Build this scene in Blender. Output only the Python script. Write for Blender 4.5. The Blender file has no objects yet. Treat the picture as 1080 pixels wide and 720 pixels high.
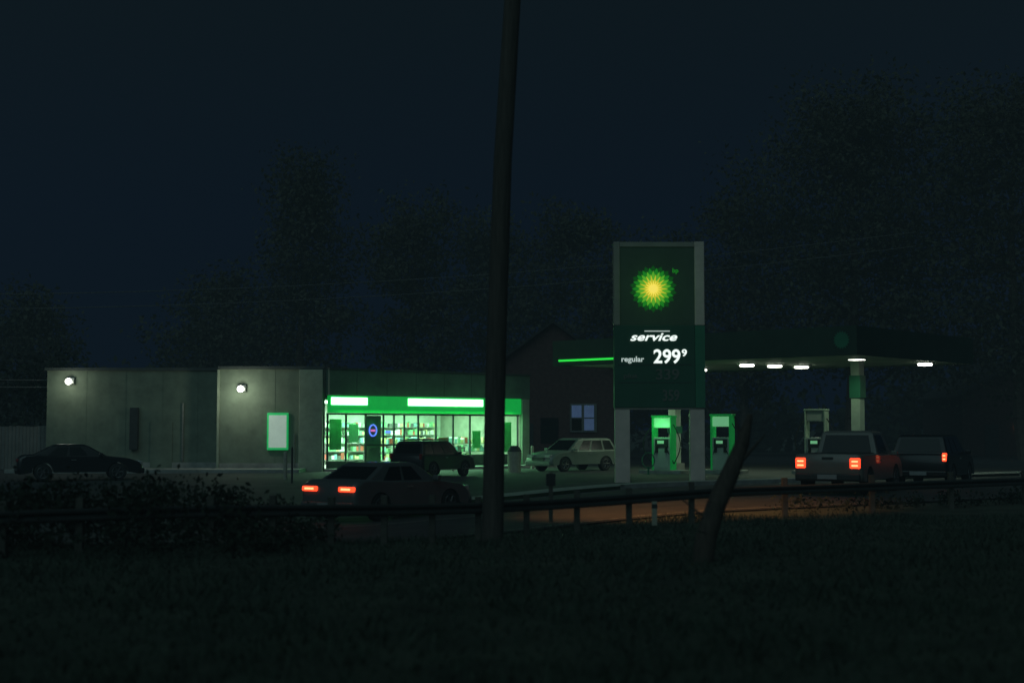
import bpy, bmesh, math, random
import numpy as np
from mathutils import Vector, Matrix
random.seed(7); rng=np.random.default_rng(7)
sc=bpy.context.scene
COL=sc.collection
sc.view_settings.view_transform='Standard'; sc.view_settings.look='None'; sc.view_settings.exposure=0; sc.view_settings.gamma=1

# ---------------- materials ----------------
def mat(name,c,rough=.7,var=.3,scale=4.0,metal=0.0,em=None,es=0.0,c2=None,spec=.5,bump=0.0,stretch=None):
    m=bpy.data.materials.new(name); m.use_nodes=True
    nt=m.node_tree; b=nt.nodes['Principled BSDF']
    b.inputs['Roughness'].default_value=rough; b.inputs['Metallic'].default_value=metal
    b.inputs['Specular IOR Level'].default_value=spec
    tc=nt.nodes.new('ShaderNodeTexCoord'); n=nt.nodes.new('ShaderNodeTexNoise')
    n.inputs['Scale'].default_value=scale; n.inputs['Detail'].default_value=6; n.inputs['Roughness'].default_value=.65
    if stretch:
        mp=nt.nodes.new('ShaderNodeMapping'); mp.inputs['Scale'].default_value=stretch
        nt.links.new(tc.outputs['Object'],mp.inputs[0]); nt.links.new(mp.outputs[0],n.inputs['Vector'])
    else: nt.links.new(tc.outputs['Object'],n.inputs['Vector'])
    r=nt.nodes.new('ShaderNodeValToRGB')
    r.color_ramp.elements[0].position=.3; r.color_ramp.elements[1].position=.7
    lo=[x*(1-var) for x in c]; hi=[min(1,x*(1+var)) for x in (c2 or c)]
    r.color_ramp.elements[0].color=(*lo,1); r.color_ramp.elements[1].color=(*hi,1)
    nt.links.new(n.outputs['Fac'],r.inputs[0]); nt.links.new(r.outputs[0],b.inputs['Base Color'])
    if bump:
        bp=nt.nodes.new('ShaderNodeBump'); bp.inputs['Strength'].default_value=bump; bp.inputs['Distance'].default_value=.02
        nt.links.new(n.outputs['Fac'],bp.inputs['Height']); nt.links.new(bp.outputs[0],b.inputs['Normal'])
    if em:
        b.inputs['Emission Color'].default_value=(*em,1); b.inputs['Emission Strength'].default_value=es
    return m
def boards(name,c,scale,axis=0,st=.6):
    m=mat(name,c,.8,.25,1.3); nt=m.node_tree; b=nt.nodes['Principled BSDF']
    w=nt.nodes.new('ShaderNodeTexWave'); w.inputs['Scale'].default_value=scale; w.bands_direction='XYZ'[axis]
    tc=[n for n in nt.nodes if n.type=='TEX_COORD'][0]; nt.links.new(tc.outputs['Object'],w.inputs[0])
    bp=nt.nodes.new('ShaderNodeBump'); bp.inputs['Strength'].default_value=st; bp.inputs['Distance'].default_value=.03
    nt.links.new(w.outputs['Fac'],bp.inputs['Height']); nt.links.new(bp.outputs[0],b.inputs['Normal'])
    return m
M={}
M['grass']=mat('grass_ground',(.045,.058,.038),.95,.5,.8,c2=(.055,.066,.045),bump=.6)
M['blade']=mat('grass_blade',(.045,.062,.042),.8,.4,1.5)
M['asphalt']=mat('asphalt',(.05,.05,.05),.8,.4,1.2,bump=.4)
M['lot']=mat('lot_asphalt',(.045,.045,.044),.8,.5,.7,bump=.3)
M['conc']=mat('concrete',(.30,.30,.28),.85,.3,2.0,bump=.2)
M['paintw']=mat('road_paint',(.2,.2,.18),.7,.6,3)
M['wall']=boards('stucco_wall',(.17,.21,.155),.55,0,.2)
M['pier']=mat('pier_paint',(.32,.37,.28),.8,.2,2)
M['fascia']=mat('fascia_metal',(.11,.17,.13),.5,.25,1.2)
M['cap']=mat('coping',(.06,.07,.065),.6,.2,2)
M['dark']=mat('dark_metal',(.03,.035,.035),.6,.3,5)
M['alu']=mat('aluminium',(.3,.32,.3),.4,.15,8,metal=.6)
M['floor']=mat('tile_floor',(.4,.4,.38),.4,.15,3)
M['ceil']=mat('ceiling',(.6,.65,.58),.9,.05,3)
M['inwall']=mat('interior_wall',(.55,.68,.55),.8,.2,1)
M['gband']=mat('green_lightbox',(.02,.3,.06),.4,.25,1.0,em=(.005,.42,.06),es=.62)
M['gtube']=mat('green_tube',(.5,.9,.6),.4,.1,2,em=(.26,1,.38),es=5)
M['gstrip']=mat('canopy_strip',(.1,.6,.1),.4,.1,2,em=(.03,1,.08),es=.75)
M['panelL']=mat('ceiling_light',(.8,.8,.8),.5,.02,2,em=(.75,1,.82),es=8)
M['lampW']=mat('lamp_lens',(.9,.9,.9),.3,.02,2,em=(1,.97,.92),es=120)
M['lampC']=mat('canopy_lens',(.9,.9,.9),.3,.02,2,em=(1,1,.86),es=6)
M['poster']=mat('poster_face',(.5,.55,.5),.5,.15,3,em=(.7,.95,.8),es=.28)
M['posterG']=mat('poster_rim',(.05,.6,.2),.5,.1,3,em=(.03,1,.25),es=.22)
M['neonR']=mat('neon_magenta',(.8,.1,.4),.5,.1,3,em=(.8,.12,.5),es=1.2)
M['neonB']=mat('neon_blue',(.1,.2,.9),.5,.1,3,em=(.16,.2,1),es=1.4)
M['signframe']=mat('sign_frame',(.30,.28,.24),.6,.15,1.5)
M['signframe2']=mat('sign_leg',(.70,.57,.50),.6,.15,1.5)
M['signpanel']=mat('sign_panel',(.06,.085,.065),.6,.2,.9,em=(.02,.12,.03),es=.02)
M['signgreen']=mat('sign_green',(.02,.07,.045),.6,.2,.9,em=(.0,.12,.06),es=.02)
M['signside']=mat('sign_side_green',(.03,.20,.11),.5,.15,1.2)
M['white_e']=mat('sign_text',(.9,.9,.9),.4,.02,2,em=(.92,1,.95),es=1.0)
M['soft_e']=mat('sign_text_soft',(.6,.6,.6),.4,.05,2,em=(.8,.95,.9),es=.5)
M['dim_e']=mat('sign_text_dim',(.05,.06,.055),.4,.02,2,em=(.1,.2,.17),es=.03)
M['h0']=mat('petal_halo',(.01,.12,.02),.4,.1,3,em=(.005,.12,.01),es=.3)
M['h1']=mat('petal_outer',(.01,.2,.02),.4,.1,3,em=(.01,.2,.012),es=.7)
M['h2']=mat('petal_green',(.05,.4,.03),.4,.1,3,em=(.10,.36,.02),es=.8)
M['h3']=mat('petal_yellow',(.6,.55,.05),.4,.1,3,em=(.62,.52,.03),es=.75)
M['h4']=mat('petal_core',(.8,.7,.3),.4,.1,3,em=(1,.72,.10),es=.85)
M['canunder']=mat('canopy_soffit',(.34,.44,.33),.6,.2,.8)
M['cangreen']=mat('canopy_fascia',(.02,.05,.035),.6,.2,1)
M['column']=mat('column_paint',(.5,.62,.5),.6,.15,2)
M['pumpw']=mat('pump_white',(.5,.56,.5),.4,.1,3)
M['pumpg']=mat('pump_green',(.02,.4,.1),.4,.2,3,em=(.01,.6,.1),es=.12)
M['pumpe']=mat('pump_lit',(.2,.7,.3),.4,.2,3,em=(.35,1,.5),es=.3)
M['rubber']=mat('rubber',(.02,.02,.02),.8,.2,5)
M['rim']=mat('wheel_rim',(.12,.12,.125),.45,.1,5,metal=.7)
M['glass']=mat('car_glass',(.006,.008,.009),.18,.1,2,spec=.3)
M['tail']=mat('tail_lamp',(.6,.03,.02),.3,.1,4,em=(1,.06,.018),es=2.2)
M['tailcore']=mat('tail_core',(.6,.1,.05),.3,.1,4,em=(1,.30,.12),es=3.0)
M['taildim']=mat('tail_lamp_off',(.2,.01,.01),.3,.1,4)
M['head']=mat('head_lamp',(.5,.52,.5),.2,.05,4,metal=.3)
M['plate']=mat('number_plate',(.3,.3,.3),.5,.1,9)
M['pole']=mat('pole_wood',(.085,.07,.06),.9,.35,3,stretch=(6,6,.5),bump=.4)
M['bark']=mat('bark',(.08,.062,.05),.95,.4,4,stretch=(4,4,1),bump=.5)
M['leaf']=mat('leaves',(.055,.06,.045),.9,.4,.35,c2=(.075,.078,.06),spec=.1)
M['leaf2']=mat('leaves_dark',(.033,.042,.03),.9,.5,.5,spec=.1)
M['rail']=mat('galvanised',(.045,.046,.045),.8,.3,2,metal=.1)
M['post']=mat('rail_post',(.085,.078,.065),.85,.4,4)
M['postpale']=mat('marker_post',(.4,.38,.3),.7,.2,6)
M['fence']=boards('fence_boards',(.16,.16,.15),1.6,0)
M['brick']=mat('brick_wall',(.085,.045,.04),.9,.3,5)
M['roof']=mat('shingles',(.03,.03,.03),.9,.3,4)
M['winlit']=mat('window_lit',(.2,.25,.4),.4,.5,.9,em=(.12,.2,.42),es=.16)
M['winwarm']=mat('window_warm',(.4,.3,.1),.4,.2,3,em=(1,.5,.12),es=.4)
M['sod']=mat('sodium_lens',(.9,.6,.3),.3,.02,2,em=(1,.45,.12),es=10)
M['wire']=mat('wire',(.10,.10,.10),.6,.1,3)
for i,c in enumerate([(.5,.12,.08),(.6,.6,.3),(.25,.5,.5),(.75,.85,.75),(.25,.6,.3),(.12,.14,.13)]): M['prod%d'%i]=mat('product_%d'%i,c,.5,.2,3)
g=bpy.data.materials.new('store_glass'); g.use_nodes=True; nt=g.node_tree; nt.nodes.clear()
o=nt.nodes.new('ShaderNodeOutputMaterial'); mx=nt.nodes.new('ShaderNodeMixShader'); t=nt.nodes.new('ShaderNodeBsdfTransparent'); gl=nt.nodes.new('ShaderNodeBsdfGlossy')
gl.inputs['Roughness'].default_value=.05; mx.inputs[0].default_value=.06; t.inputs[0].default_value=(.85,.99,.9,1)
nt.links.new(t.outputs[0],mx.inputs[1]); nt.links.new(gl.outputs[0],mx.inputs[2]); nt.links.new(mx.outputs[0],o.inputs[0]); M['sglass']=g

# ---------------- helpers ----------------
def empty(name,loc=(0,0,0),yaw=0):
    e=bpy.data.objects.new(name,None); e.empty_display_size=.3; COL.objects.link(e); e.location=loc; e.rotation_euler=(0,0,yaw); return e
def obj(name,V,F,m,parent=None,smooth=False,bevel=0,mi=None):
    me=bpy.data.meshes.new(name); me.from_pydata([tuple(v) for v in V],[],F); me.update()
    ms=m if isinstance(m,list) else [m]
    for x in ms: me.materials.append(M[x] if isinstance(x,str) else x)
    if mi is not None: me.polygons.foreach_set('material_index',mi)
    if smooth: me.polygons.foreach_set('use_smooth',[True]*len(me.polygons))
    ob=bpy.data.objects.new(name,me); COL.objects.link(ob)
    if parent: ob.parent=parent
    if bevel:
        b=ob.modifiers.new('bevel','BEVEL'); b.width=bevel; b.segments=2; b.limit_method='ANGLE'
    return ob
BF=[(0,3,2,1),(4,5,6,7),(0,1,5,4),(1,2,6,5),(2,3,7,6),(3,0,4,7)]
def box(name,x0,x1,y0,y1,z0,z1,m,parent=None,bevel=0.0):
    V=[(x0,y0,z0),(x1,y0,z0),(x1,y1,z0),(x0,y1,z0),(x0,y0,z1),(x1,y0,z1),(x1,y1,z1),(x0,y1,z1)]
    return obj(name,V,BF,m,parent,bevel=bevel)
def tube(V,F,p0,p1,r0,r1,n=7,cap=True):
    p0=Vector(p0);p1=Vector(p1); d=(p1-p0).normalized()
    a=d.orthogonal().normalized(); b=d.cross(a); s=len(V)
    for p,r in((p0,r0),(p1,r1)):
        for i in range(n):
            t=2*math.pi*i/n; V.append(tuple(p+(a*math.cos(t)+b*math.sin(t))*r))
    for i in range(n): j=(i+1)%n; F.append((s+i,s+j,s+n+j,s+n+i))
    if cap: F.append(tuple(s+n+i for i in range(n))); F.append(tuple(s+n-1-i for i in range(n)))
def pipe(name,pts,r,m,parent=None,n=8):
    V=[];F=[]
    for i in range(len(pts)-1): tube(V,F,pts[i],pts[i+1],r,r,n)
    return obj(name,V,F,m,parent,smooth=False)
def prism(name,poly,z0,z1,m,parent=None,bevel=0):
    n=len(poly); V=[(x,y,z0) for x,y in poly]+[(x,y,z1) for x,y in poly]
    F=[tuple(range(n-1,-1,-1)),tuple(range(n,2*n))]+[(i,(i+1)%n,n+(i+1)%n,n+i) for i in range(n)]
    return obj(name,V,F,m,parent,bevel=bevel)
def text(name,s,x0,x1,z0,z1,y,m,parent,shear=0):
    cu=bpy.data.curves.new('tmp','FONT'); cu.body=s; cu.extrude=.02; cu.offset=.02
    to=bpy.data.objects.new('tmp',cu); COL.objects.link(to); bpy.context.view_layer.update()
    me=bpy.data.meshes.new_from_object(to.evaluated_get(bpy.context.evaluated_depsgraph_get())); bpy.data.objects.remove(to)
    P=np.array([v.co[:] for v in me.vertices]); P[:,0]+=shear*P[:,1]
    mn=P.min(0);mxx=P.max(0)
    X=x0+(P[:,0]-mn[0])/(mxx[0]-mn[0])*(x1-x0); Z=z0+(P[:,1]-mn[1])/(mxx[1]-mn[1])*(z1-z0); Y=y-(P[:,2]-mn[2])*.5
    for i,v in enumerate(me.vertices): v.co=(X[i],Y[i],Z[i])
    me.materials.clear(); me.materials.append(M[m]); ob=bpy.data.objects.new(name,me); COL.objects.link(ob); ob.parent=parent
def light(name,kind,loc,energy,color,parent=None,size=.1,aim=None,spot=None,blend=.5,sy=None):
    l=bpy.data.lights.new(name,kind); l.energy=energy; l.color=color
    if kind=='AREA':
        l.size=size
        if sy: l.shape='RECTANGLE'; l.size_y=sy
    else: l.shadow_soft_size=size
    if kind=='SPOT': l.spot_size=math.radians(spot); l.spot_blend=blend
    ob=bpy.data.objects.new(name,l); COL.objects.link(ob); ob.location=loc
    if aim is not None: ob.rotation_euler=(Vector(aim)-Vector(loc)).to_track_quat('-Z','Y').to_euler()
    if parent: ob.parent=parent
    return ob

# ---------------- terrain ----------------
def ss(t): t=np.clip(t,0,1); return t*t*(3-2*t)
def H(x,y): return -.38*ss((5-x)/9)*ss((y-21)/8)*ss((52-y)/11)
def grid(name,fx,A,O,zoff,m):
    a,o=np.meshgrid(A,O,indexing='ij'); x,y=fx(a,o); z=H(x,y)+zoff
    V=np.stack([x.ravel(),y.ravel(),z.ravel()],1); n=len(O); F=[]
    for i in range(len(A)-1):
        for j in range(n-1): k=i*n+j; F.append((k,k+n,k+n+1,k+1))
    return obj(name,V,F,m,smooth=True)
ax=np.concatenate([[-900,-400,-150,-80],np.arange(-50,51,1.0),[80,150,400,900]])
ay=np.concatenate([[-200,-60,-10],np.arange(0,75,1.0),[90,130,250,600,1500]])
grid('ground',lambda a,o:(a,o),ax,ay,-.03,'grass')
R0=(-5.6,21.5);U=(.814,.581);N=(-.581,.814)
rf=lambda a,o:(R0[0]+a*U[0]+o*N[0],R0[1]+a*U[1]+o*N[1])
A=np.arange(-60,121,1.0)
grid('road',rf,A,np.arange(2.0,12.6,.75),.004,'asphalt')
grid('station_lot',rf,np.arange(-12,70,1.0),np.arange(14.2,52,1.0),.006,'lot')
grid('pavement',rf,A,np.array([12.72,13.4,14.18]),.09,'conc')
for nm,o0 in(('edge_line',2.35),('edge_line',11.9)): grid(nm,rf,A,np.array([o0,o0+.12]),.012,'paintw')
for nm,o0 in(('centre_line',7.1),('centre_line',7.35)): grid(nm,rf,A,np.array([o0,o0+.1]),.012,'paintw')
def kerb(name,a0,a1,o0,o1,h):
    V=[];F=[];aa=np.arange(a0,a1+.1,1.0)
    for a in aa:
        for o_,z in((o0,-.2),(o0,h),(o1,h),(o1,-.2)):
            x,y=rf(a,o_); V.append((x,y,float(H(x,y))+z))
    for i in range(len(aa)-1):
        for j in range(3): k=4*i+j; F.append((k,k+4,k+5,k+1))
    obj(name,V,F,'conc')
kerb('kerb',-60,12,12.55,12.7,.13); kerb('kerb',20,30,12.55,12.7,.13); kerb('kerb',40,120,12.55,12.7,.13)

def grass_patch(name,n,xr,yr,h,m):
    x=rng.uniform(*xr,n);y=rng.uniform(*yr,n)
    k=(np.abs(x)<y*.40+1.0); x=x[k];y=y[k];n=len(x)
    off=(x-R0[0])*N[0]+(y-R0[1])*N[1]; k=off<1.8; x=x[k];y=y[k];n=len(x)
    th=rng.uniform(0,6.28,n);hh=h*rng.uniform(.4,1.3,n)*(.6+.8*(np.sin(x*1.7+np.sin(y*.9)*2)*.5+.5));w=.010+.006*rng.random(n)
    lx=rng.normal(0,.5,n)*hh;ly=rng.normal(0,.5,n)*hh; z=H(x,y)-.03
    V=np.empty((n*3,3)); V[0::3]=np.stack([x-w*np.cos(th),y-w*np.sin(th),z],1);V[1::3]=np.stack([x+w*np.cos(th),y+w*np.sin(th),z],1);V[2::3]=np.stack([x+lx,y+ly,z+hh],1)
    F=[(3*i,3*i+1,3*i+2) for i in range(n)]
    obj(name,V,F,m)
grass_patch('grass',60000,(-11,11),(8,30),.10,'blade')

# ---------------- trees ----------------
def leaves(V,F,C,rad,per,size):
    C=np.asarray(C);n=len(C)*per
    P=np.repeat(C,per,0)+rng.normal(0,1,(n,3))*np.array([rad,rad,rad*.7])
    a=rng.normal(0,1,(n,3));a/=np.linalg.norm(a,axis=1)[:,None];b=rng.normal(0,1,(n,3));b-=a*(a*b).sum(1)[:,None];b/=np.linalg.norm(b,axis=1)[:,None]
    s=size*rng.uniform(.5,1.3,(n,1)); q=np.stack([P-a*s,P-b*s*.55,P+a*s,P+b*s*.55],1).reshape(-1,3)
    s0=len(V); V.extend(map(tuple,q)); F.extend([(s0+4*i,s0+4*i+1,s0+4*i+2,s0+4*i+3) for i in range(n)])
def tree(name,x,y,h,rad,base=.3,shape='round',ncl=150,per=70,leaf='leaf',ls=.22,tr=None):
    V=[];F=[];C=[]; tr=tr or h*.02
    p=Vector((0,0,-.1)); r=tr; segs=8; pts=[p.copy()]
    for i in range(segs):
        q=p+Vector((random.gauss(0,.12),random.gauss(0,.12),h*.9/segs)); r2=tr*(1-(i+1)/segs*.88); tube(V,F,p,q,r,r2,8,False); p=q;r=r2;pts.append(p.copy())
    nb=int(ncl/5)
    for i in range(nb):
        f=base+(1-base)*((i+.5)/nb)**.9*.97; zc=f*h; k=min(segs-1,int(f/.9*segs)); st=pts[k].lerp(pts[k+1],.5) if k<segs else pts[-1]
        u=(f-base)/(1-base)
        env=rad*((math.sin(math.pi*min(1,u*.85+.12))**.6) if shape=='round' else (1.05-u)**.75)
        env*=random.uniform(.5,1.2); th=i*2.4+random.uniform(-.4,.4)
        e=Vector((st.x+env*math.cos(th),st.y+env*math.sin(th),zc+random.uniform(.2,1.4)))
        mid=st.lerp(e,.5)+Vector((0,0,-.25)); tube(V,F,st,mid,tr*.3*(1.1-u),tr*.2*(1.1-u),5,False); tube(V,F,mid,e,tr*.2*(1.1-u),.02,5,False)
        for j in range(5):
            t=random.uniform(.35,1.08); c=st.lerp(e,t)+Vector((random.gauss(0,.5),random.gauss(0,.5),random.gauss(0,.45))); C.append(c[:])
            tube(V,F,st.lerp(e,min(t,1)*.9),c,.035,.01,4,False)
    nw=len(F); leaves(V,F,C,.6*rad/4.5+.12,per,ls)
    ob=obj(name,V,F,['bark',leaf],mi=[0]*nw+[1]*(len(F)-nw)); ob.location=(x,y,0); return ob
tree('conifer_tree',-13.6,92,19.5,5.2,.12,'cone',170,80,ls=.17)
tree('deciduous_tree',-6.6,94,16.5,4.2,.2,'round',130,80,ls=.17)
tree('deciduous_tree',-1.2,98,15.5,4.6,.2,'round',130,80,ls=.17)
tree('deciduous_tree',4.8,96,16.5,4.6,.2,'round',130,80,ls=.17)
tree('deciduous_tree',20.5,86,22.5,6.8,.2,'round',280,90,ls=.17)
tree('deciduous_tree',29.5,82,22,7.5,.18,'round',280,90,ls=.17)
tree('deciduous_tree',15.0,92,17,4.8,.2,'round',120,80,ls=.17)
tree('deciduous_tree',-20,96,11.5,4.5,.2,'round',110,70,ls=.18)
tree('deciduous_tree',-31,90,9,4.6,.2,'round',110,70,ls=.18)
tree('deciduous_tree',10.5,98,14,4.5,.2,'round',100,70,ls=.18)
tree('shrub',-22.8,66,4.3,1.8,.1,'round',40,50,'leaf2',.14)
tree('shrub',-25.8,65,4.8,2.0,.1,'round',40,50,'leaf2',.14)
V=[];F=[];C=[]
for i in range(420):
    x=rng.uniform(-75,80); hh=5+2.5*math.sin(x*.21)+1.5*math.sin(x*.57+1); C.append((x,112+rng.uniform(-4,4),rng.uniform(.2,1)*hh))
leaves(V,F,C,1.3,60,.42); obj('distant_treeline',V,F,'leaf2')
V=[];F=[];C=[]
for i in range(330):
    y=rng.uniform(20,31); x=-rng.uniform(.13,.44)*y
    off=(x-R0[0])*N[0]+(y-R0[1])*N[1]
    if off>1.2: y-=(off-1.2)*.9
    hm=max(.25,min(1,(-x-2.2)/3))
    C.append((x,y,float(H(x,y))+rng.uniform(0,.95)*hm))
leaves(V,F,C,.17,50,.05); obj('roadside_weeds',V,F,'leaf2')
V=[];F=[];C=[]
for i in range(110):
    a=rng.uniform(14,46); o_=rng.uniform(.2,1.4); x,y=rf(a,o_); C.append((x,y,rng.uniform(0,.25)))
leaves(V,F,C,.14,40,.05); obj('roadside_weeds',V,F,'leaf2')

# ---------------- store building ----------------
B=empty('store_building')
P0=(-7.88,60.0); yaw=math.atan2(.667,.743); c_,s_=math.cos(yaw),math.sin(yaw)
Q=(P0[0]-s_*6.3,P0[1]+c_*6.3)
prism('left_block',[(-20.1,61.5),(-12.32,61.5),(-12.32,60.0),P0,Q,(-12.4,73),(-20.1,73)],0,4.3,'wall',B)
prism('coping',[(-20.2,61.42),(-12.4,61.42),(-12.4,59.9),(-7.9,59.9),(Q[0]+.05,Q[1]),(-12.3,73.1),(-20.2,73.1)],4.303,4.42,'cap',B)
box('corner_pier',-8.95,-7.95,59.78,59.995,0,4.28,'pier',B,.02)
box('edge_trim',-12.42,-12.325,59.93,61.4,0,4.28,'pier',B)
box('plinth',-20.0,-12.45,61.46,61.497,0,.35,'conc',B); box('plinth',-12.3,-8.97,59.96,59.997,0,.35,'conc',B)
for x in(-18.4,-16.7,-15.1,-13.6): box('control_joint',x,x+.02,61.488,61.498,.36,4.28,'wall',B)
for x in(-11.5,-10.0): box('control_joint',x,x+.02,59.988,59.998,.36,4.28,'wall',B)
box('utility_cabinet',-16.45,-16.1,61.25,61.49,.9,2.7,'dark',B,.02)
pipe('downpipe',[(-14.2,61.44,.4),(-14.2,61.44,2.9)],.045,'alu',B)
box('service_door',-15.6,-14.65,61.45,61.49,.02,2.1,'wall',B,.01)
box('poster_frame',-10.3,-9.4,59.88,59.98,.9,2.46,'posterG',B,.03); box('poster_face',-10.22,-9.48,59.865,59.877,1.0,2.36,'poster',B)
pipe('conduit',[(-9.15,59.94,.1),(-9.15,59.94,1.6)],.03,'alu',B)
S=empty('storefront',(P0[0],P0[1],0),yaw); S.parent=B
L=11.4
box('floor',0,L,.0,6.1,.02,.12,'floor',S); box('back_wall',0,L,6.1,6.3,.12,4.1,'inwall',S); box('right_wall',L-.2,L,.0,6.095,.12,4.1,'pier',S)
box('ceiling',.05,L-.21,.05,6.09,3.0,3.08,'ceil',S); box('roof_slab',.05,L,-.02,6.28,4.105,4.2,'cap',S)
box('fascia',0.0,L+.05,-.32,-.02,3.2,4.28,'fascia',S,.02); box('fascia_cap',-.02,L+.08,-.36,.02,4.283,4.36,'cap',S)
for s in np.arange(1.4,11,1.6): box('fascia_joint',s,s+.02,-.326,-.321,3.22,4.26,'cap',S)
box('lightbox',.08,L-.45,-.26,-.03,2.46,3.195,'gband',S,.02)
box('lightbox_tube',.12,2.0,-.30,-.262,2.80,3.12,'gtube',S,.03); box('lightbox_tube',4.2,8.55,-.30,-.262,2.80,3.12,'gtube',S,.03)
light('lightbox_spill','AREA',(5.5,-.5,2.7),100,(.12,1,.28),S,10,aim=(5.5,-1.6,0),sy=.2)
light('lightbox_spill','AREA',(5.5,-1.1,2.95),4,(.25,1,.4),S,10,aim=(5.5,0,3.9),sy=.2)
box('end_pier',L-.42,L+.04,-.30,-.02,.0,3.19,'pier',S,.02)
box('stall_riser',.05,2.05,-.12,-.02,.12,.42,'cap',S); box('stall_riser',4.15,L-.45,-.12,-.02,.12,.62,'cap',S)
for s in(.05,1.0,2.02,2.98,3.55,4.12,4.9,5.9,6.9,7.9,8.9,9.9,10.85): box('mullion',s,s+.06,-.11,-.03,.63 if s>4.2 else .43,2.38,'dark',S)
box('transom',.05,L-.45,-.115,-.028,2.38,2.455,'dark',S); box('door_rail',2.1,4.1,-.105,-.035,1.05,1.13,'dark',S)
box('glazing',.12,L-.45,-.075,-.065,.43,2.38,'sglass',S)
for i in range(5):
    box('ceiling_panel',.7+i*2.15,2.0+i*2.15,1.2,1.6,2.95,2.995,'panelL',S); box('ceiling_panel',.7+i*2.15,2.0+i*2.15,3.8,4.2,2.95,2.995,'panelL',S)
light('interior_light','AREA',(5.5,2.6,2.9),1150,(.66,1,.76),S,9,sy=4.0)
for s,z0,z1,w,m in((.2,.9,2.2,.62,'prod4'),(1.2,1.2,2.0,.5,'prod3'),(4.35,.75,1.3,.4,'prod1'),(6.1,.8,1.4,.55,'prod0'),(8.1,.9,1.7,.5,'prod4'),(10.0,.7,2.1,.5,'prod4')):
    box('window_poster',s,s+w,-.05,-.04,z0,z1,m,S)
box('door_panel',2.12,2.95,.02,.05,.15,2.36,'prod5',S)
def ring(name,cx,y,cz,r,w,m,par,n=24,sx=1):
    V=[];F=[]
    for i in range(n):
        t=2*math.pi*i/n; t2=2*math.pi*(i+1)/n; tube(V,F,(cx+sx*r*math.cos(t),y,cz+r*math.sin(t)),(cx+sx*r*math.cos(t2),y,cz+r*math.sin(t2)),w,w,6,False)
    return obj(name,V,F,m,par)
ring('neon_ring',2.5,-.01,1.72,.24,.03,'neonB',S,sx=.8); box('neon_bar',2.38,2.62,-.02,.0,1.67,1.76,'neonR',S)
box('neon_bar',3.15,3.45,-.02,.0,1.6,1.7,'neonB',S)
box('counter',.4,2.2,3.2,3.9,.12,1.1,'inwall',S)
V=[];F=[];mi=[]
def addb(x0,x1,y0,y1,z0,z1,k):
    s=len(V); V.extend([(x0,y0,z0),(x1,y0,z0),(x1,y1,z0),(x0,y1,z0),(x0,y0,z1),(x1,y0,z1),(x1,y1,z1),(x0,y1,z1)])
    F.extend([tuple(s+i for i in f) for f in BF]); mi.extend([k]*6)
for row,(y0,zt) in enumerate(((1.5,1.2),(3.0,1.35),(5.6,2.0))):
    xs=4.4 if row<2 else 2.6
    for sh in np.arange(.35,zt,.38):
        box('shelf',xs,10.6,y0,y0+.42,sh-.03,sh,'alu',S)
        x=xs+.05
        while x<10.5:
            w=random.uniform(.07,.22)
            if random.random()<.88: addb(x,x+w*.92,y0+.02,y0+random.uniform(.1,.35),sh+.002,sh+random.uniform(.14,.3),random.choice([0,1,2,3,3,4,4,5]))
            x+=w
obj('products',V,F,['prod%d'%i for i in range(6)],S,mi=mi)
for nm,x,y,z,e in(('wall_lamp',-11.38,59.98,3.44,48),('wall_lamp',-19.07,61.48,3.8,17)):
    W=empty(nm,(x,y,z))
    V=[(-.2,0,-.12),(.2,0,-.12),(.2,0,.2),(-.2,0,.2),(-.18,-.2,-.06),(.18,-.2,-.06),(.18,-.1,.2),(-.18,-.1,.2)]
    obj('housing',V,[(0,1,2,3),(4,7,6,5),(0,4,5,1),(1,5,6,2),(2,6,7,3),(3,7,4,0)],'alu',W,bevel=.02)
    V=[];F=[]
    for i in range(7):
        for j in range(12):
            a=math.pi*i/6;b_=2*math.pi*j/12; V.append((.15*math.sin(a)*math.cos(b_),-.34+.13*math.sin(a)*math.sin(b_),.02+.14*math.cos(a)))
    for i in range(6):
        for j in range(12): F.append((i*12+j,i*12+(j+1)%12,(i+1)*12+(j+1)%12,(i+1)*12+j))
    obj('lens',V,F,'lampC',W,smooth=True)
    light('bulb','POINT',(0,-1.05,-.2),e,(.9,1,.80),W,.12)
box('shop_pavement',-20.5,-8.6,57.6,59.7,-.1,.15,'conc',None,.02)
SW=box('shop_pavement',-.2,L+.5,-1.9,-.33,-.1,.125,'conc',None,.02); SW.location=(P0[0],P0[1],0); SW.rotation_euler=(0,0,yaw)
def bollard(x,y,h=1.0,m='postpale',r=.07):
    e=empty('bollard',(x,y,float(H(x,y)))); V=[];F=[]; tube(V,F,(0,0,-.1),(0,0,h),r,r,12); obj('post',V,F,m,e,bevel=.015)
    V=[];F=[]; tube(V,F,(0,0,h),(0,0,h+.04),r,r*.5,12); obj('cap',V,F,m,e)
bollard(-8.1,51,.95);bollard(-7.55,49,1.2,'rail',.035);bollard(-4.3,58.9);bollard(-2.5,60.6);bollard(0.9,63.2)
T=empty('litter_bin',(.1,58.5,0)); V=[];F=[]; tube(V,F,(0,0,.0),(0,0,.85),.26,.3,14); obj('drum',V,F,'postpale',T); V=[];F=[]; tube(V,F,(0,0,.86),(0,0,1.1),.31,.16,14); obj('lid',V,F,'dark',T)

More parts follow.
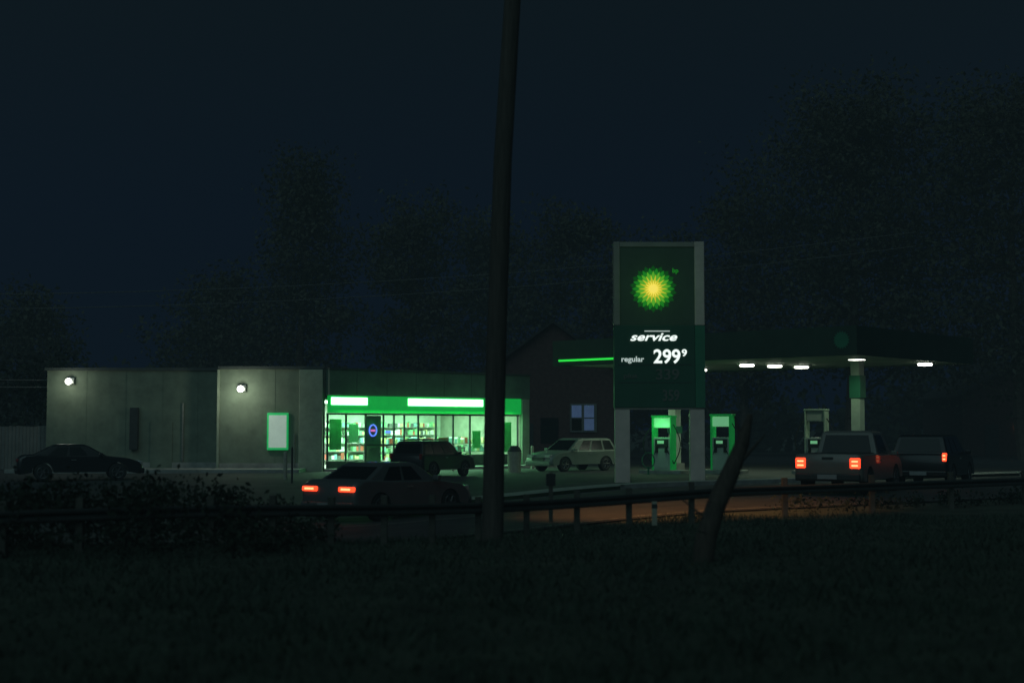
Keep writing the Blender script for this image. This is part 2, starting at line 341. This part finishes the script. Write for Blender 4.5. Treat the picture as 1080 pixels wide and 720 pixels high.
# ---------------- price sign ----------------
SG=empty('price_sign',(4.96,48,0))
box('leg_left',-1.5,-1.0,-.2,.2,-.2,2.43,'signframe2',SG,.02); box('leg_right',1.02,1.51,-.2,.2,-.2,2.43,'signframe2',SG,.02)
box('frame_left',-1.53,-1.32,-.24,.24,5.27,8.1,'signframe',SG,.02); box('frame_right',1.2,1.53,-.24,.24,5.27,8.1,'signframe2',SG,.02)
box('frame_top',-1.315,1.195,-.22,.22,7.93,8.09,'signframe',SG)
box('logo_panel',-1.315,1.195,-.18,.18,5.27,7.925,'signpanel',SG)
box('price_panel',-1.52,1.2,-.23,.23,2.5,5.262,'signgreen',SG,.02); box('price_edge',1.205,1.53,-.235,.235,2.5,5.262,'signside',SG)
box('sign_base_trim',-1.5,1.5,-.2,.2,2.435,2.495,'signframe',SG)
for z in(3.95,3.35): box('price_divider',-1.4,1.1,-.236,-.231,z-.02,z,'dark',SG)
def star(name,cx,y,cz,r1,r2,n,m,par,ph=0):
    V=[(cx,y,cz)];F=[]
    for i in range(2*n):
        t=math.pi*i/n+ph; r=r1 if i%2==0 else r2; V.append((cx+r*math.cos(t),y,cz+r*math.sin(t)))
    for i in range(2*n): F.append((0,1+(i+1)%(2*n),1+i))
    return obj(name,V,F,m,par)
cx,cz=-.19,6.5
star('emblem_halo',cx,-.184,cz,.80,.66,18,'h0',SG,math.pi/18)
star('emblem_outer',cx,-.188,cz,.72,.54,18,'h1',SG); star('emblem_green',cx,-.194,cz,.62,.42,18,'h2',SG,math.pi/18)
star('emblem_yellow',cx,-.200,cz,.50,.24,18,'h3',SG); star('emblem_core',cx,-.206,cz,.32,.12,18,'h4',SG,math.pi/18)
light('emblem_glow','POINT',(cx,-1.0,cz),3.5,(.3,1,.12),SG,.4)
text('brand_letters','bp',.46,.66,7.0,7.2,-.185,'h1',SG)
text('service_text','service',-.98,.6,4.74,5.0,-.235,'white_e',SG,.3); box('service_stroke',-.5,.35,-.25,-.235,5.055,5.085,'soft_e',SG)
text('grade_text','regular',-1.28,-.52,3.98,4.22,-.235,'soft_e',SG)
text('price_digits','299',-.2,.70,3.98,4.46,-.235,'white_e',SG); text('price_tenth','9',.75,.92,4.22,4.46,-.235,'white_e',SG)
text('price_digits_dim','339',-.12,.66,3.43,3.8,-.235,'dim_e',SG); text('price_digits_dim','359',.1,.66,2.72,3.1,-.235,'dim_e',SG); text('grade_text_dim','plus',-1.2,-.75,3.45,3.65,-.235,'dim_e',SG)

# ---------------- fuel canopy ----------------
cyaw=math.atan2(-.66,.75); K=empty('fuel_canopy',(1.73,60.4,0),cyaw)
CL,CW=14.2,10
box('soffit',.06,CL-.06,.06,CW-.06,4.5,4.56,'canunder',K); box('deck',.06,CL-.06,.06,CW-.06,4.57,5.35,'cangreen',K)
box('fascia_front',0,CL,0,.055,4.44,5.5,'cangreen',K); box('fascia_back',0,CL,CW-.055,CW,4.44,5.5,'cangreen',K)
box('fascia_left',0,.055,.057,CW-.057,4.44,5.498,'cangreen',K); box('fascia_right',CL-.055,CL,.057,CW-.057,4.44,5.498,'cangreen',K)
box('light_strip',.35,4.6,-.05,-.003,4.62,4.70,'gstrip',K,.01)
star('fascia_disc',13.6,-.012,5.0,.40,.34,18,'cangreen',K)
star('fascia_emblem',13.6,-.018,5.0,.34,.26,18,'signside',K)
def loc2(x,y):
    dx,dy=x-1.73,y-60.4; c,s=math.cos(-cyaw),math.sin(-cyaw); return dx*c-dy*s,dx*s+dy*c
for (x,y) in((13.7,56.4),(7.1,62.2)):
    a,b=loc2(x,y); box('column',a-.2,a+.2,b-.2,b+.2,.3,4.495,'column',K,.03); box('column_wrap',a-.24,a+.24,b-.24,b+.24,3.0 if x>10 else 1.6,3.9 if x>10 else 1.9,'signside',K,.02); box('column_base',a-.3,a+.3,b-.3,b+.3,.0,.3,'conc',K)
for i,(x,y,e) in enumerate(((9.7,58.7,95),(11,59.5,95),(12.3,60.4,95),(16.8,57.8,95),(5.6,61.8,95),(8.4,63.5,80),(13.25,54.6,40))):  # last entry: lamp and lens added to light the front of the near column
    a,b=loc2(x,y); box('lamp_housing',a-.32,a+.32,b-.28,b+.28,4.44,4.498,'pumpw',K,.01); box('lamp_lens',a-.24,a+.24,b-.22,b+.22,4.35 if i<6 else 4.42,4.438,'lampC',K,.04 if i<6 else 0)
    light('canopy_bulb','SPOT',(a,b,4.31),e,(.72,1,.66),K,.2,aim=(a,b,0),spot=160)
def pump(x,y,yaw,h=2.25,lit=True):
    e=empty('fuel_pump',(x,y,0),yaw)
    box('island',-.9,.9,-.5,.5,-.05,.15,'conc',e,.03)
    box('cabinet',-.36,.36,-.24,.24,.152,1.45,'pumpw',e,.03); sm='pumpg' if lit else 'column'
    box('cabinet_side',-.42,-.365,-.27,.27,.152,h,sm,e,.01); box('cabinet_side',.365,.42,-.27,.27,.152,h,sm,e,.01)
    box('display',-.28,.28,-.262,-.242,1.05,1.38,'dark',e); box('screen',-.18,.1,-.27,-.264,1.2,1.32,'pumpe',e)
    box('header',-.36,.36,-.2,.2,h-.42,h-.02,'pumpe' if lit else 'pumpw',e,.04); box('valance',-.45,.45,-.28,.28,h,h+.08,sm,e,.02)
    box('lower_panel',-.3,.3,-.256,-.242,.25,.95,'pumpw',e)
    for sx in(-1,1):
        box('nozzle',sx*.2-.05,sx*.2+.05,-.34,-.245,.85,1.12,'rubber',e,.015)
        pts=[(sx*.43,-.05,h-.3)]+[(sx*(.45+.35*math.sin(t)),-.1-.15*math.sin(t),h-.3-(h-.7)*t/3.1) for t in np.linspace(.3,3.1,9)]+[(sx*.22,-.3,1.0)]
        pipe('hose',pts,.022,'rubber',e,6)
    return e
pe=pump(6.1,57.2,-.5);pump(8.45,57.2,-.5,2.3);pump(12.1,56.6,-.5,2.5,False)
hg=empty('hose_rack',(5.35,56,0)); ring('hoop',0,0,.55,.3,.025,'signside',hg,sx=.8); pipe('stand',[(0,0,0),(0,0,.3)],.04,'signside',hg)
light('pump_glow','POINT',(0,-.6,1.9),9,(.2,1,.35),pe,.15)

# ---------------- vehicles ----------------
def lerp3(a,b,t): return tuple(a[i]+(b[i]-a[i])*t for i in range(3))
def car(name,x,y,yaw,kind,paint,tail='tail',scale=1,rack=False):
    if kind=='sedan': Ln,W,wr,ax_,ht,gb,gt,top=4.6,1.76,.33,1.36,1.38,(-1.85,1.0),(-1.05,.25),[(-2.3,.42),(-2.3,.62),(-2.26,.88),(-2.1,.98),(-1.6,1.0),(-.4,.94),(1.0,.93),(1.8,.83),(2.15,.72),(2.27,.58),(2.3,.4)]
    if kind=='wagon': Ln,W,wr,ax_,ht,gb,gt,top=4.4,1.72,.33,1.3,1.5,(-2.12,1.05),(-1.8,.3),[(-2.2,.42),(-2.2,.62),(-2.18,.9),(-2.12,.97),(-.4,.94),(1.0,.95),(1.7,.86),(2.05,.74),(2.17,.6),(2.2,.4)]
    if kind=='suv': Ln,W,wr,ax_,ht,gb,gt,top=4.6,1.85,.37,1.36,1.68,(-2.2,1.05),(-1.95,.35),[(-2.3,.5),(-2.3,.75),(-2.27,1.0),(-2.2,1.08),(-.4,1.04),(1.05,1.06),(1.8,1.0),(2.18,.88),(2.28,.65),(2.3,.45)]
    if kind=='pickup': Ln,W,wr,ax_,ht,gb,gt,top=5.2,1.86,.38,1.62,1.74,(-.55,1.35),(-.4,.75),[(-2.6,.55),(-2.6,.85),(-2.59,1.1),(-2.56,1.12),(-.7,1.12),(-.5,1.1),(1.35,1.1),(2.2,1.03),(2.5,.9),(2.58,.7),(2.6,.5)]
    E=empty(name,(x,y,float(H(np.array(x),np.array(y)))),yaw); E.scale=(scale,)*3
    h=Ln/2; zb=top[0][1]-.15; ar=wr+.07
    bot=[(-h+.05,zb)]
    for cxw in(-ax_,ax_):
        for t in np.linspace(math.pi,0,9): 
            z=wr+ar*math.sin(t); bot.append((cxw+ar*math.cos(t),max(zb,z)))
    bot.append((h-.05,zb)); outline=bot+top[::-1]
    n=len(outline); V=[];F=[]
    secs=[(-W/2,.93,.05),(-W/2+.03,.985,.02),(-W/2+.14,1,0),(0,1.0,-.012),(W/2-.14,1,0),(W/2-.03,.985,.02),(W/2,.93,.05)]
    for yy,sxx,dz in secs:
        for (px,pz) in outline:
            k=max(0,min(1,(pz-zb)/(1.0-zb))); xs=px*sxx if abs(px)>h*.8 else px
            V.append((xs,yy*(1-.03*k),pz-dz*k))
    for s in range(len(secs)-1):
        for i in range(n): j=(i+1)%n; F.append((s*n+i,s*n+j,(s+1)*n+j,(s+1)*n+i))
    F.append(tuple(range(n-1,-1,-1))); F.append(tuple((len(secs)-1)*n+i for i in range(n)))
    bo=obj('body',V,F,paint,E)
    bm=bmesh.new(); bm.from_mesh(bo.data); bmesh.ops.recalc_face_normals(bm,faces=bm.faces); bm.to_mesh(bo.data); bm.free()
    for p in bo.data.polygons: p.use_smooth=len(p.vertices)==4
    zl=.9 if kind in('sedan','wagon') else 1.02
    wb,wt=W/2-.06,W/2-.22
    b=[(gb[0],-wb,zl),(gb[1],-wb,zl),(gb[1],wb,zl),(gb[0],wb,zl)]; t=[(gt[0],-wt,ht-.06),(gt[1],-wt,ht-.06),(gt[1],wt,ht-.06),(gt[0],wt,ht-.06)]
    t2=[(gt[0]+.12,-wt+.1,ht),(gt[1]-.15,-wt+.1,ht),(gt[1]-.15,wt-.1,ht),(gt[0]+.12,wt-.1,ht)]
    V=b+t+t2; F=[(8,9,10,11)]
    for q in(0,4):
        for i in range(4): j=(i+1)%4; F.append((q+i,q+j,q+4+j,q+4+i))
    obj('cabin',V,F,paint,E,bevel=.03)
    def pane(nm,a,bb,c,d,u0,u1,v0,v1,m='glass'):
        def P(u,v): return Vector(lerp3(lerp3(a,bb,u),lerp3(d,c,u),v))
        q=[P(u0,v0),P(u1,v0),P(u1,v1),P(u0,v1)]; nn=(q[1]-q[0]).cross(q[3]-q[0]).normalized(); cc=sum(q,Vector())/4
        if nn.dot(cc-Vector((0,0,1.1)))<0: nn=-nn
        q=[p+nn*.012 for p in q]; obj(nm,q,[(0,1,2,3)],m,E)
    sp=[(.10,.42),(.46,.74)] if kind!='pickup' else [(.12,.72)]
    if kind in('wagon','suv'): sp=[(.06,.27),(.31,.56),(.6,.82)]
    if kind=='sedan': sp=[(.2,.46),(.5,.76)]
    for sd,(i,j) in(('right',(0,1)),('left',(3,2))):
        for u0,u1 in sp: pane('side_window_'+sd,b[i],b[j],t[j],t[i],u0,u1,.14,.9)
    pane('windscreen',b[1],b[2],t[2],t[1],.07,.93,.1,.93); pane('rear_window',b[0],b[3],t[3],t[0],.09,.91,.18,.9)
    for i,(wx,wy) in enumerate(((ax_,-1),(ax_,1),(-ax_,-1),(-ax_,1))):
        V=[];F=[]; yo=wy*(W/2-.02); yi=wy*(W/2-.24); tube(V,F,(wx,yi,wr),(wx,yo,wr),wr,wr,24); obj('tyre_%d'%i,V,F,'rubber',E,bevel=.03)
        V=[];F=[]
        tube(V,F,(wx,yo-wy*.02,wr),(wx,yo+wy*.008,wr),wr*.28,wr*.2,10)
        for k in range(6):
            a=k*math.pi/3; tube(V,F,(wx,yo+wy*.004,wr),(wx+wr*.62*math.cos(a),yo+wy*.004,wr+wr*.62*math.sin(a)),.03,.025,5)
        for k in range(20):
            a=k*math.pi/10;a2=(k+1)*math.pi/10; tube(V,F,(wx+wr*.64*math.cos(a),yo+wy*.004,wr+wr*.64*math.sin(a)),(wx+wr*.64*math.cos(a2),yo+wy*.004,wr+wr*.64*math.sin(a2)),.02,.02,5,False)
        obj('wheel_%d'%i,V,F,'rim',E)
    tz={'sedan':.78,'wagon':.8,'suv':.98,'pickup':.88}[kind]; tw,th={'sedan':(.48,.12),'wagon':(.3,.16),'suv':(.13,.26),'pickup':(.28,.28)}[kind]
    for sy in(-1,1):
        y0=sy*(W/2-.06); y1=sy*(W/2-.06-tw); box('tail_lamp',-h-.02,-h+.16,min(y0,y1),max(y0,y1),tz-th/2,tz+th/2,tail,E,.03)
        if tail=='tail':
            ya,yb_=sy*(W/2-.06-tw*.2),sy*(W/2-.06-tw*.8)
            if kind=='sedan': box('tail_bulb',-h-.026,-h-.021,min(ya,yb_),max(ya,yb_),tz-.02,tz+.025,'tailcore',E)
            else:
                for zz in(-.06,.05): box('tail_bulb',-h-.026,-h-.021,min(ya,yb_),max(ya,yb_),tz+zz-.02,tz+zz+.02,'tailcore',E)
        y0=sy*(W/2-.1); y1=sy*(W/2-.5); box('head_lamp',h-.2,h-.02,min(y0,y1),max(y0,y1),tz-.18,tz-.03,'head',E,.03)
        box('mirror',gb[1]-.35,gb[1]-.2,min(sy*(W/2-.04),sy*(W/2+.14)),max(sy*(W/2-.04),sy*(W/2+.14)),zl+.02,zl+.15,paint,E,.03)
        box('door_handle',-.35,-.17,min(sy*(W/2-.02),sy*(W/2+.015)),max(sy*(W/2-.02),sy*(W/2+.015)),zl-.12,zl-.09,'alu',E)
    box('rear_bumper',-h-.07,-h+.1,-W/2+.06,W/2-.06,zb+.02,zb+.2,paint if kind!='pickup' else 'dark',E,.04); box('front_bumper',h-.12,h+.06,-W/2+.06,W/2-.06,zb,zb+.2,paint,E,.04)
    box('grille',h-.06,h+.01,-.4,.4,zb+.24,zb+.38,'dark',E); box('number_plate',-h-.085,-h-.072,-.26,.26,zb+.06,zb+.18,'plate',E)
    if kind=='pickup':
        box('bed_liner',-2.5,-.62,-W/2+.14,W/2-.14,1.10,1.135,'dark',E); box('tailgate_handle',-h-.015,-h,-.15,.15,.98,1.04,'dark',E)
    if rack:
        for sy in(-1,1): box('roof_rail',gt[0]+.1,gt[1]-.1,sy*(wt-.08)-.02,sy*(wt-.08)+.02,ht+.02,ht+.07,'alu',E)
        for xx in(-1.3,-.4): box('cross_bar',xx,xx+.06,-wt+.08,wt-.08,ht+.075,ht+.11,'alu',E)
    return E
def paint(n,c,r=.4): m=mat(n,c,r,.08,2,metal=.1); m.node_tree.nodes['Principled BSDF'].inputs['Coat Weight'].default_value=.2; return m
pg=paint('paint_grey',(.10,.11,.11)); pk=paint('paint_black',(.012,.013,.014),.3); ps=paint('paint_silver',(.20,.23,.20)); pw=paint('paint_tan',(.18,.17,.15)); pd=paint('paint_dark',(.012,.013,.015))
car('sedan',-3.0,35.1,math.radians(55),'sedan',pg,scale=.98)
car('pickup_truck',9.6,40.4,math.radians(63),'pickup',pw)
car('suv',13.35,45.2,math.radians(62),'suv',pd,scale=.96)
car('suv',-2.95,53.5,math.radians(60),'suv',pd,'taildim',scale=.80,rack=True)
car('station_wagon',2.6,60.8,math.radians(222),'wagon',ps,'taildim',scale=.93)
car('sedan',-15.3,50.5,math.radians(20),'sedan',pk,'taildim',scale=.92)

# ---------------- guard rail ----------------
GR=empty('guard_rail')
along=[-3.2,-2.0,-.9,.15,1.15,2.2,3.25,4.25,5.2,6.15,7.2,8.35,9.6,11.2,13.8,16.5,19.2,22,25]
for i,a in enumerate(along):
    x,y=rf(a,0); z=float(H(x,y)); box('post_%02d'%i,x-.055,x+.055,y-.07,y+.07,z-.2,z+.78+random.uniform(-.04,.04),'post',GR,.01)
prof=[(0,.40),(-.05,.44),(-.05,.50),(0,.555),(0,.585),(-.05,.64),(-.05,.70),(0,.74)]
V=[];F=[];aa=list(np.arange(-6,27,.75))
for a in aa:
    for (o_,z) in prof:
        x,y=rf(a,-.1+o_); V.append((x,y,float(H(x,y))+z*.55+.23))
k=len(prof)
for i in range(len(aa)-1):
    for j in range(k-1): F.append((i*k+j,(i+1)*k+j,(i+1)*k+j+1,i*k+j+1))
obj('beam',V,F,'rail',GR)
mp=empty('marker_post',(2.65,26.6,0)); box('stake',-.05,.05,-.02,.02,0,.45,'postpale',mp,.01); box('band',-.052,.052,-.023,-.0205,.32,.4,'dark',mp)
mp=empty('marker_post',(.75,27.6,0)); box('stake',-.04,.04,-.03,.03,0,.95,'post',mp,.01); box('plate',-.09,.09,-.045,-.032,.7,.93,'rail',mp)

# ---------------- utility pole, wires ----------------
UP=empty('utility_pole',(-.34,24.6,0))
V=[];F=[]; pp=[(0,0,-.3),(.06,0,3),(.18,0,6.5),(.36,0,9.5),(.52,0,12.3)]; rr=[.19,.175,.16,.145,.13]
for i in range(4): tube(V,F,pp[i],pp[i+1],rr[i],rr[i+1],14,i==3)
obj('pole',V,F,'pole',UP,smooth=True)
box('crossarm',-.8,1.8,-.2,-.08,11.5,11.63,'pole',UP,.01)
for x in(-.6,.1,.9,1.6): V=[];F=[]; tube(V,F,(x,-.14,11.63),(x,-.14,11.8),.05,.03,8); obj('insulator',V,F,'dark',UP)
pipe('lamp_arm',[(.38,0,10.2),(.6,.8,10.7),(.9,2.0,10.9)],.035,'alu',UP)
V=[];F=[]; tube(V,F,(.85,1.9,10.9),(1.05,2.6,10.85),.12,.17,10); obj('lamp_head',V,F,'alu',UP)
box('lamp_glass',.85,1.1,2.1,2.5,10.66,10.70,'sod',UP)
light('lamp_bulb','SPOT',(.98,2.3,10.6),4600,(1,.42,.13),UP,.15,aim=(4.4,8.2,0),spot=42,blend=.8)
def wire(name,p,q,sag,r=.012,m='dark'):
    p=Vector(p);q=Vector(q);pts=[]
    for i in range(17):
        t=i/16; v=p.lerp(q,t); v.z-=sag*4*t*(1-t); pts.append(v)
    pipe(name,pts,r,m,None,5)
wire('overhead_wire',(-40,66,8.2),(20,70,11.5),1.2,.02,'wire'); wire('overhead_wire',(-40,66,7.5),(20,70,10.8),1.2,.02,'wire')
wire('overhead_wire',(-40,60,5.2),(-19.6,62,3.9),.35,.022,'wire'); wire('overhead_wire',(-40,60,5.0),(-19.6,62,3.6),.4,.022,'wire')
for dx in(-.9,-.2,.55,1.25):
    wire('overhead_wire',(dx,24.45,11.8),(dx-35,-3,12.5),.8,.01,'wire'); wire('overhead_wire',(dx,24.45,11.8),(dx+45,57,15.5),.4,.01,'wire')

V=[];F=[]
pts=[(0,0,-.2),(.10,.02,.35),(.24,.05,.75),(.45,.08,1.2),(.62,.12,1.6),(.74,.16,2.0)]; rad=[.16,.15,.14,.13,.10,.04]
for i in range(5): tube(V,F,pts[i],pts[i+1],rad[i],rad[i+1],10,False)
for a,b,r in(((.55,.08,1.3),(.92,.0,1.72),.035),((.62,.12,1.6),(.5,.2,2.05),.03),((.15,.02,.5),(-.28,-.1,.85),.025)):
    tube(V,F,a,b,r,.008,7,False)
o_=obj('leaning_tree',V,F,'bark',smooth=True); o_.location=(2.6,19.8,0)

# ---------------- fence, houses ----------------
FN=empty('board_fence')
x=-36.
while x<-20.3:
    h=1.9+random.uniform(-.02,.02); box('board',x,x+.14,62.0,62.025,.03,h,'fence',FN); x+=.155
for z in(.4,1.5): box('rail',-36,-20.3,62.03,62.08,z,z+.09,'fence',FN)
def house(name,x0,x1,y0,y1,ez,pz):
    HS=empty(name); xm=(x0+x1)/2
    V=[(x0,y0,0),(x1,y0,0),(x1,y0,ez),(xm,y0,pz),(x0,y0,ez),(x0,y1,0),(x1,y1,0),(x1,y1,ez),(xm,y1,pz),(x0,y1,ez)]
    obj('walls',V,[(0,1,2,3,4),(9,8,7,6,5),(0,4,9,5),(1,6,7,2)],'brick',HS)
    for sgn,xe in((-1,x0),(1,x1)):
        xo=xe+sgn*.4; zo=ez-.4*(pz-ez)/(xm-x0)
        V=[(xo,y0-.4,zo+.02),(xm,y0-.4,pz+.02),(xm,y1+.4,pz+.02),(xo,y1+.4,zo+.02),(xo,y0-.4,zo+.16),(xm,y0-.4,pz+.18),(xm,y1+.4,pz+.18),(xo,y1+.4,zo+.16)]
        obj('roof',V,BF,'roof',HS)
    return HS
HS=house('brick_house',-1.4,6.0,80,90,5.0,7.7)
box('window_frame',3.25,4.75,79.9,79.99,1.6,3.2,'fence',HS)
for a,b in((3.35,3.9),(4.05,4.6)): box('window_pane',a,b,79.88,79.898,1.7,2.35,'winlit' if a>4 else 'glass',HS); box('window_pane',a,b,79.88,79.898,2.42,3.1,'winlit',HS)
box('door',.2,1.2,79.93,79.99,0,2.1,'dark',HS); box('window_dark',1.6,2.6,79.93,79.99,1.0,2.4,'glass',HS)
HS=house('clapboard_house',30,38,95,104,4,6.2)
box('window_warm',33.5,34.1,94.9,94.98,1.7,2.0,'winwarm',HS); box('door',31.5,32.4,94.9,94.98,0,2.1,'dark',HS)

# ---------------- emissive volume added to lift the dark tones ----------------
hz=box('glow_fill_volume',-170,170,-40,128,-2,70,'dark')
m=bpy.data.materials.new('glow_fill'); m.use_nodes=True; nt=m.node_tree; nt.nodes.clear()
o=nt.nodes.new('ShaderNodeOutputMaterial'); pv=nt.nodes.new('ShaderNodeEmission')
pv.inputs['Color'].default_value=(.38,.75,.87,1); pv.inputs['Strength'].default_value=7.8e-5
nt.links.new(pv.outputs[0],o.inputs['Volume'])
try: m.cycles.homogeneous_volume=True
except Exception: pass
hz.data.materials.clear(); hz.data.materials.append(m)

# ---------------- world & added fill light ----------------
w=bpy.data.worlds.new('World'); sc.world=w; w.use_nodes=True; nt=w.node_tree; nt.nodes.clear()
out=nt.nodes.new('ShaderNodeOutputWorld'); add=nt.nodes.new('ShaderNodeAddShader'); b1=nt.nodes.new('ShaderNodeBackground'); b2=nt.nodes.new('ShaderNodeBackground')
sky=nt.nodes.new('ShaderNodeTexSky'); sky.sky_type='NISHITA'; sky.sun_disc=False; sky.sun_elevation=math.radians(-4); sky.sun_rotation=math.radians(200)
nt.links.new(sky.outputs[0],b1.inputs[0]); b1.inputs[1].default_value=.003
tc=nt.nodes.new('ShaderNodeTexCoord'); sx=nt.nodes.new('ShaderNodeSeparateXYZ'); rp=nt.nodes.new('ShaderNodeValToRGB')
nt.links.new(tc.outputs['Generated'],sx.inputs[0]); nt.links.new(sx.outputs['Z'],rp.inputs[0]); nt.links.new(rp.outputs[0],b2.inputs[0])
rp.color_ramp.elements[0].position=0; rp.color_ramp.elements[0].color=(.0001,.0012,.0058,1)
rp.color_ramp.elements[1].position=.35; rp.color_ramp.elements[1].color=(.0003,.0012,.0026,1)
e=rp.color_ramp.elements.new(.15); e.color=(.0000,.0011,.0062,1)
nt.links.new(b1.outputs[0],add.inputs[0]); nt.links.new(b2.outputs[0],add.inputs[1]); nt.links.new(add.outputs[0],out.inputs[0])
sun=light('ambient_fill','SUN',(0,-20,40),.25,(.52,.95,1.0)); sun.data.angle=math.radians(60); sun.rotation_euler=(math.radians(48),0,math.radians(-20))  # broad lamp added from the camera side to fill dark surfaces

cam=bpy.data.cameras.new('camera'); co=bpy.data.objects.new('camera',cam); COL.objects.link(co)
co.location=(0,0,1.8); co.rotation_euler=(math.radians(90+3.5),0,0); cam.lens=50; cam.sensor_width=36; cam.clip_end=3000; cam.clip_start=.1
cam.dof.use_dof=True; cam.dof.focus_distance=50; cam.dof.aperture_fstop=.8
sc.camera=co
